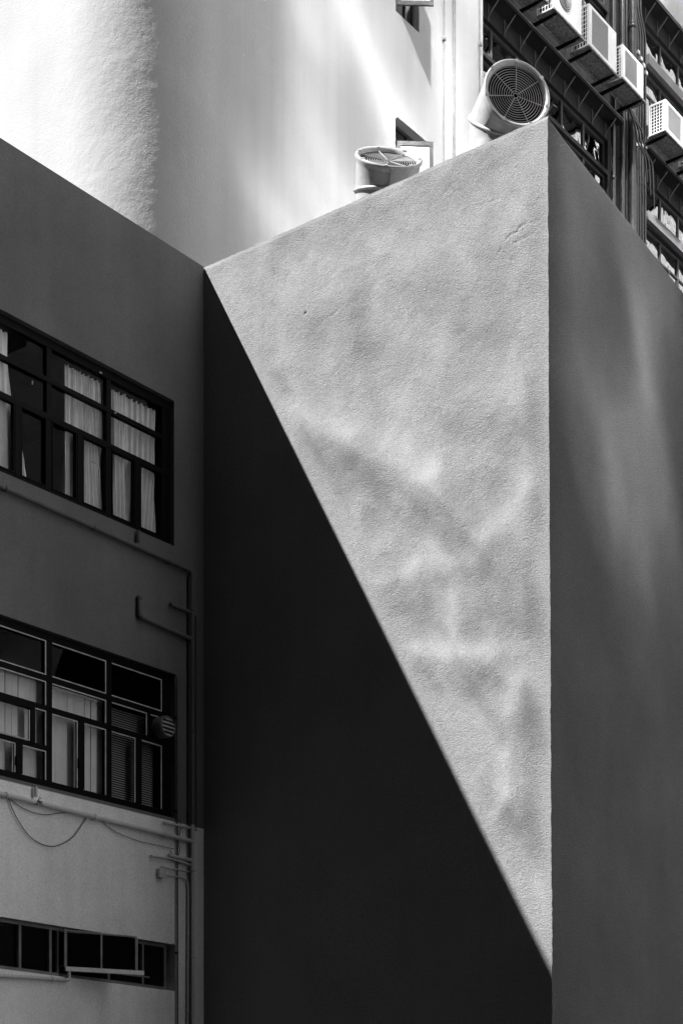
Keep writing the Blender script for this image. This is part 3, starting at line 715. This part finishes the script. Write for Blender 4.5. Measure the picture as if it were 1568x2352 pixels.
# ------------------------------------------------------------------ unseen buildings
glass = thing('glass_tower', (6, 10, 0), 'tall mirror glass office tower across the alley', 'building')
GX = 2.2
def mirror_sheet(y0, y1, z0, z1, seed, octs, zf=.62, name='curtain_wall'):
    ny = int((y1-y0)/.14); nz = int((z1-z0)/.14)
    Yg, Zg = np.meshgrid(np.linspace(y0,y1,ny), np.linspace(z0,z1,nz), indexing='ij')
    d = np.zeros_like(Yg)
    for i in range(0, 1): d += fbm(Yg*1.0, Zg*zf, seed, octs)
    o = grid_obj(name, M['mirror'], GX + d, Yg, Zg, glass, flip=True)
    return o
mirror_sheet(-3.6, 15., 42.0, 66, 45, [(.35,.010), (.8,.0035)], 1.4)
mirror_sheet(1.1, 3.8, 29.2, 41.9, 145, [(.33,.010), (1.1,.0032), (2.4,.0005)])
mirror_sheet(3.83, 10.0, 34.2, 41.9, 265, [(.33,.010), (1.1,.0026)])
mb = MB(); mb.box((GX+.06,-4.5,28),(14,15.5,67)); mb.box((GX+.06,-4.5,0),(14,13.7,27.99)); mb.build('cladding', M['podium'], glass)
pale = thing('added_bounce_block', (6, 24, 0), 'unseen pale concrete block added across the alley to bounce sunlight', 'building')  # added out of view; its sunlit face brightens the shaded walls
mb = MB(); mb.box((GX,13.8,0),(14,27,27.9)); mb.box((GX+.3,15.6,27.95),(14,34,66)); mb.box((GX,10.2,28.03),(GX+.05,15.5,41.8)); mb.build('wall', M['concrete'], pale)
far = thing('added_reflection_tower', (10, 65, 0), 'unseen pale tower added further along the alley for window reflections', 'building')  # added unseen, gives the workshop panes something bright to reflect
mb = MB(); y = 34.
while y < 100: mb.box((4,y,0),(4.6,y+1.1,90)); y += 2.6
z_ = 0.
while z_ < 90: mb.box((4.05,34,z_),(4.62,100,z_+1.2)); z_ += 3.
mb.build('wall', M['concrete'], far)
MB().box((4.65,34,0),(20,100,89)).build('window', M['black'], far)
opp = thing('added_sky_blocker', (-14, -16, 0), 'unseen dark block added behind the camera to cut skylight', 'building')  # added out of view to block sky and darken the cast shadow
mb = MB(); mb.box((-34,-24,0),(34,-9,36)); mb.build('wall', M['opposite'], opp)
back = thing('added_setback_blocker', (-32, -4, 0), 'unseen dark tower added behind the low building to cut skylight', 'building')  # unseen box added to hide more sky from the annex shadow
mb = MB(); mb.box((-44,-8.9,0),(-24.6,3.5,29)); mb.build('wall', M['opposite'], back)

# ------------------------------------------------------------------ light
el = math.asin(-SUN.z); az = math.atan2(-SUN.x, -SUN.y)
w = bpy.data.worlds.new('World'); sc.world = w; w.use_nodes = True
nt = w.node_tree; bg = nt.nodes['Background']
sky = nt.nodes.new('ShaderNodeTexSky'); sky.sky_type = 'NISHITA'; sky.sun_disc = False
sky.sun_elevation = el; sky.sun_rotation = az
# black-and-white picture taken through a red filter: the sky's red channel, as grey
sky.dust_density = 0.; sky.air_density = .6
bw = nt.nodes.new('ShaderNodeSeparateColor'); nt.links.new(sky.outputs[0], bw.inputs[0]); nt.links.new(bw.outputs[0], bg.inputs[0])
bg.inputs[1].default_value = .05
l = bpy.data.lights.new('sun', 'SUN'); l.energy = 5; l.angle = math.radians(.5)
lo = bpy.data.objects.new('sun', l); COL.objects.link(lo); lo.rotation_euler = SUN.to_track_quat('-Z', 'Y').to_euler(); lo.location = (-20,-20,40)

# ------------------------------------------------------------------ camera
c = bpy.data.cameras.new('camera'); co = bpy.data.objects.new('camera', c); COL.objects.link(co); sc.camera = co
co.location = (0, 0, 1.6); c.lens = FPX/2352*36; c.sensor_width = 36; c.shift_y = 1537/2352; c.clip_end = 800
co.rotation_euler = Vector((-.6101, .7923, 0)).to_track_quat('-Z', 'Y').to_euler()
for o in list(bpy.data.objects):
    if '_o' in o: del o['_o']

sc.view_settings.view_transform = 'Standard'; sc.view_settings.look = 'None'; sc.view_settings.exposure = 1.45
sc.cycles.use_guiding = True; sc.cycles.guiding_training_samples = 64
sc.cycles.blur_glossy = 0; sc.cycles.sample_clamp_indirect = 12; sc.cycles.max_bounces = 8
sc.cycles.use_denoising = True
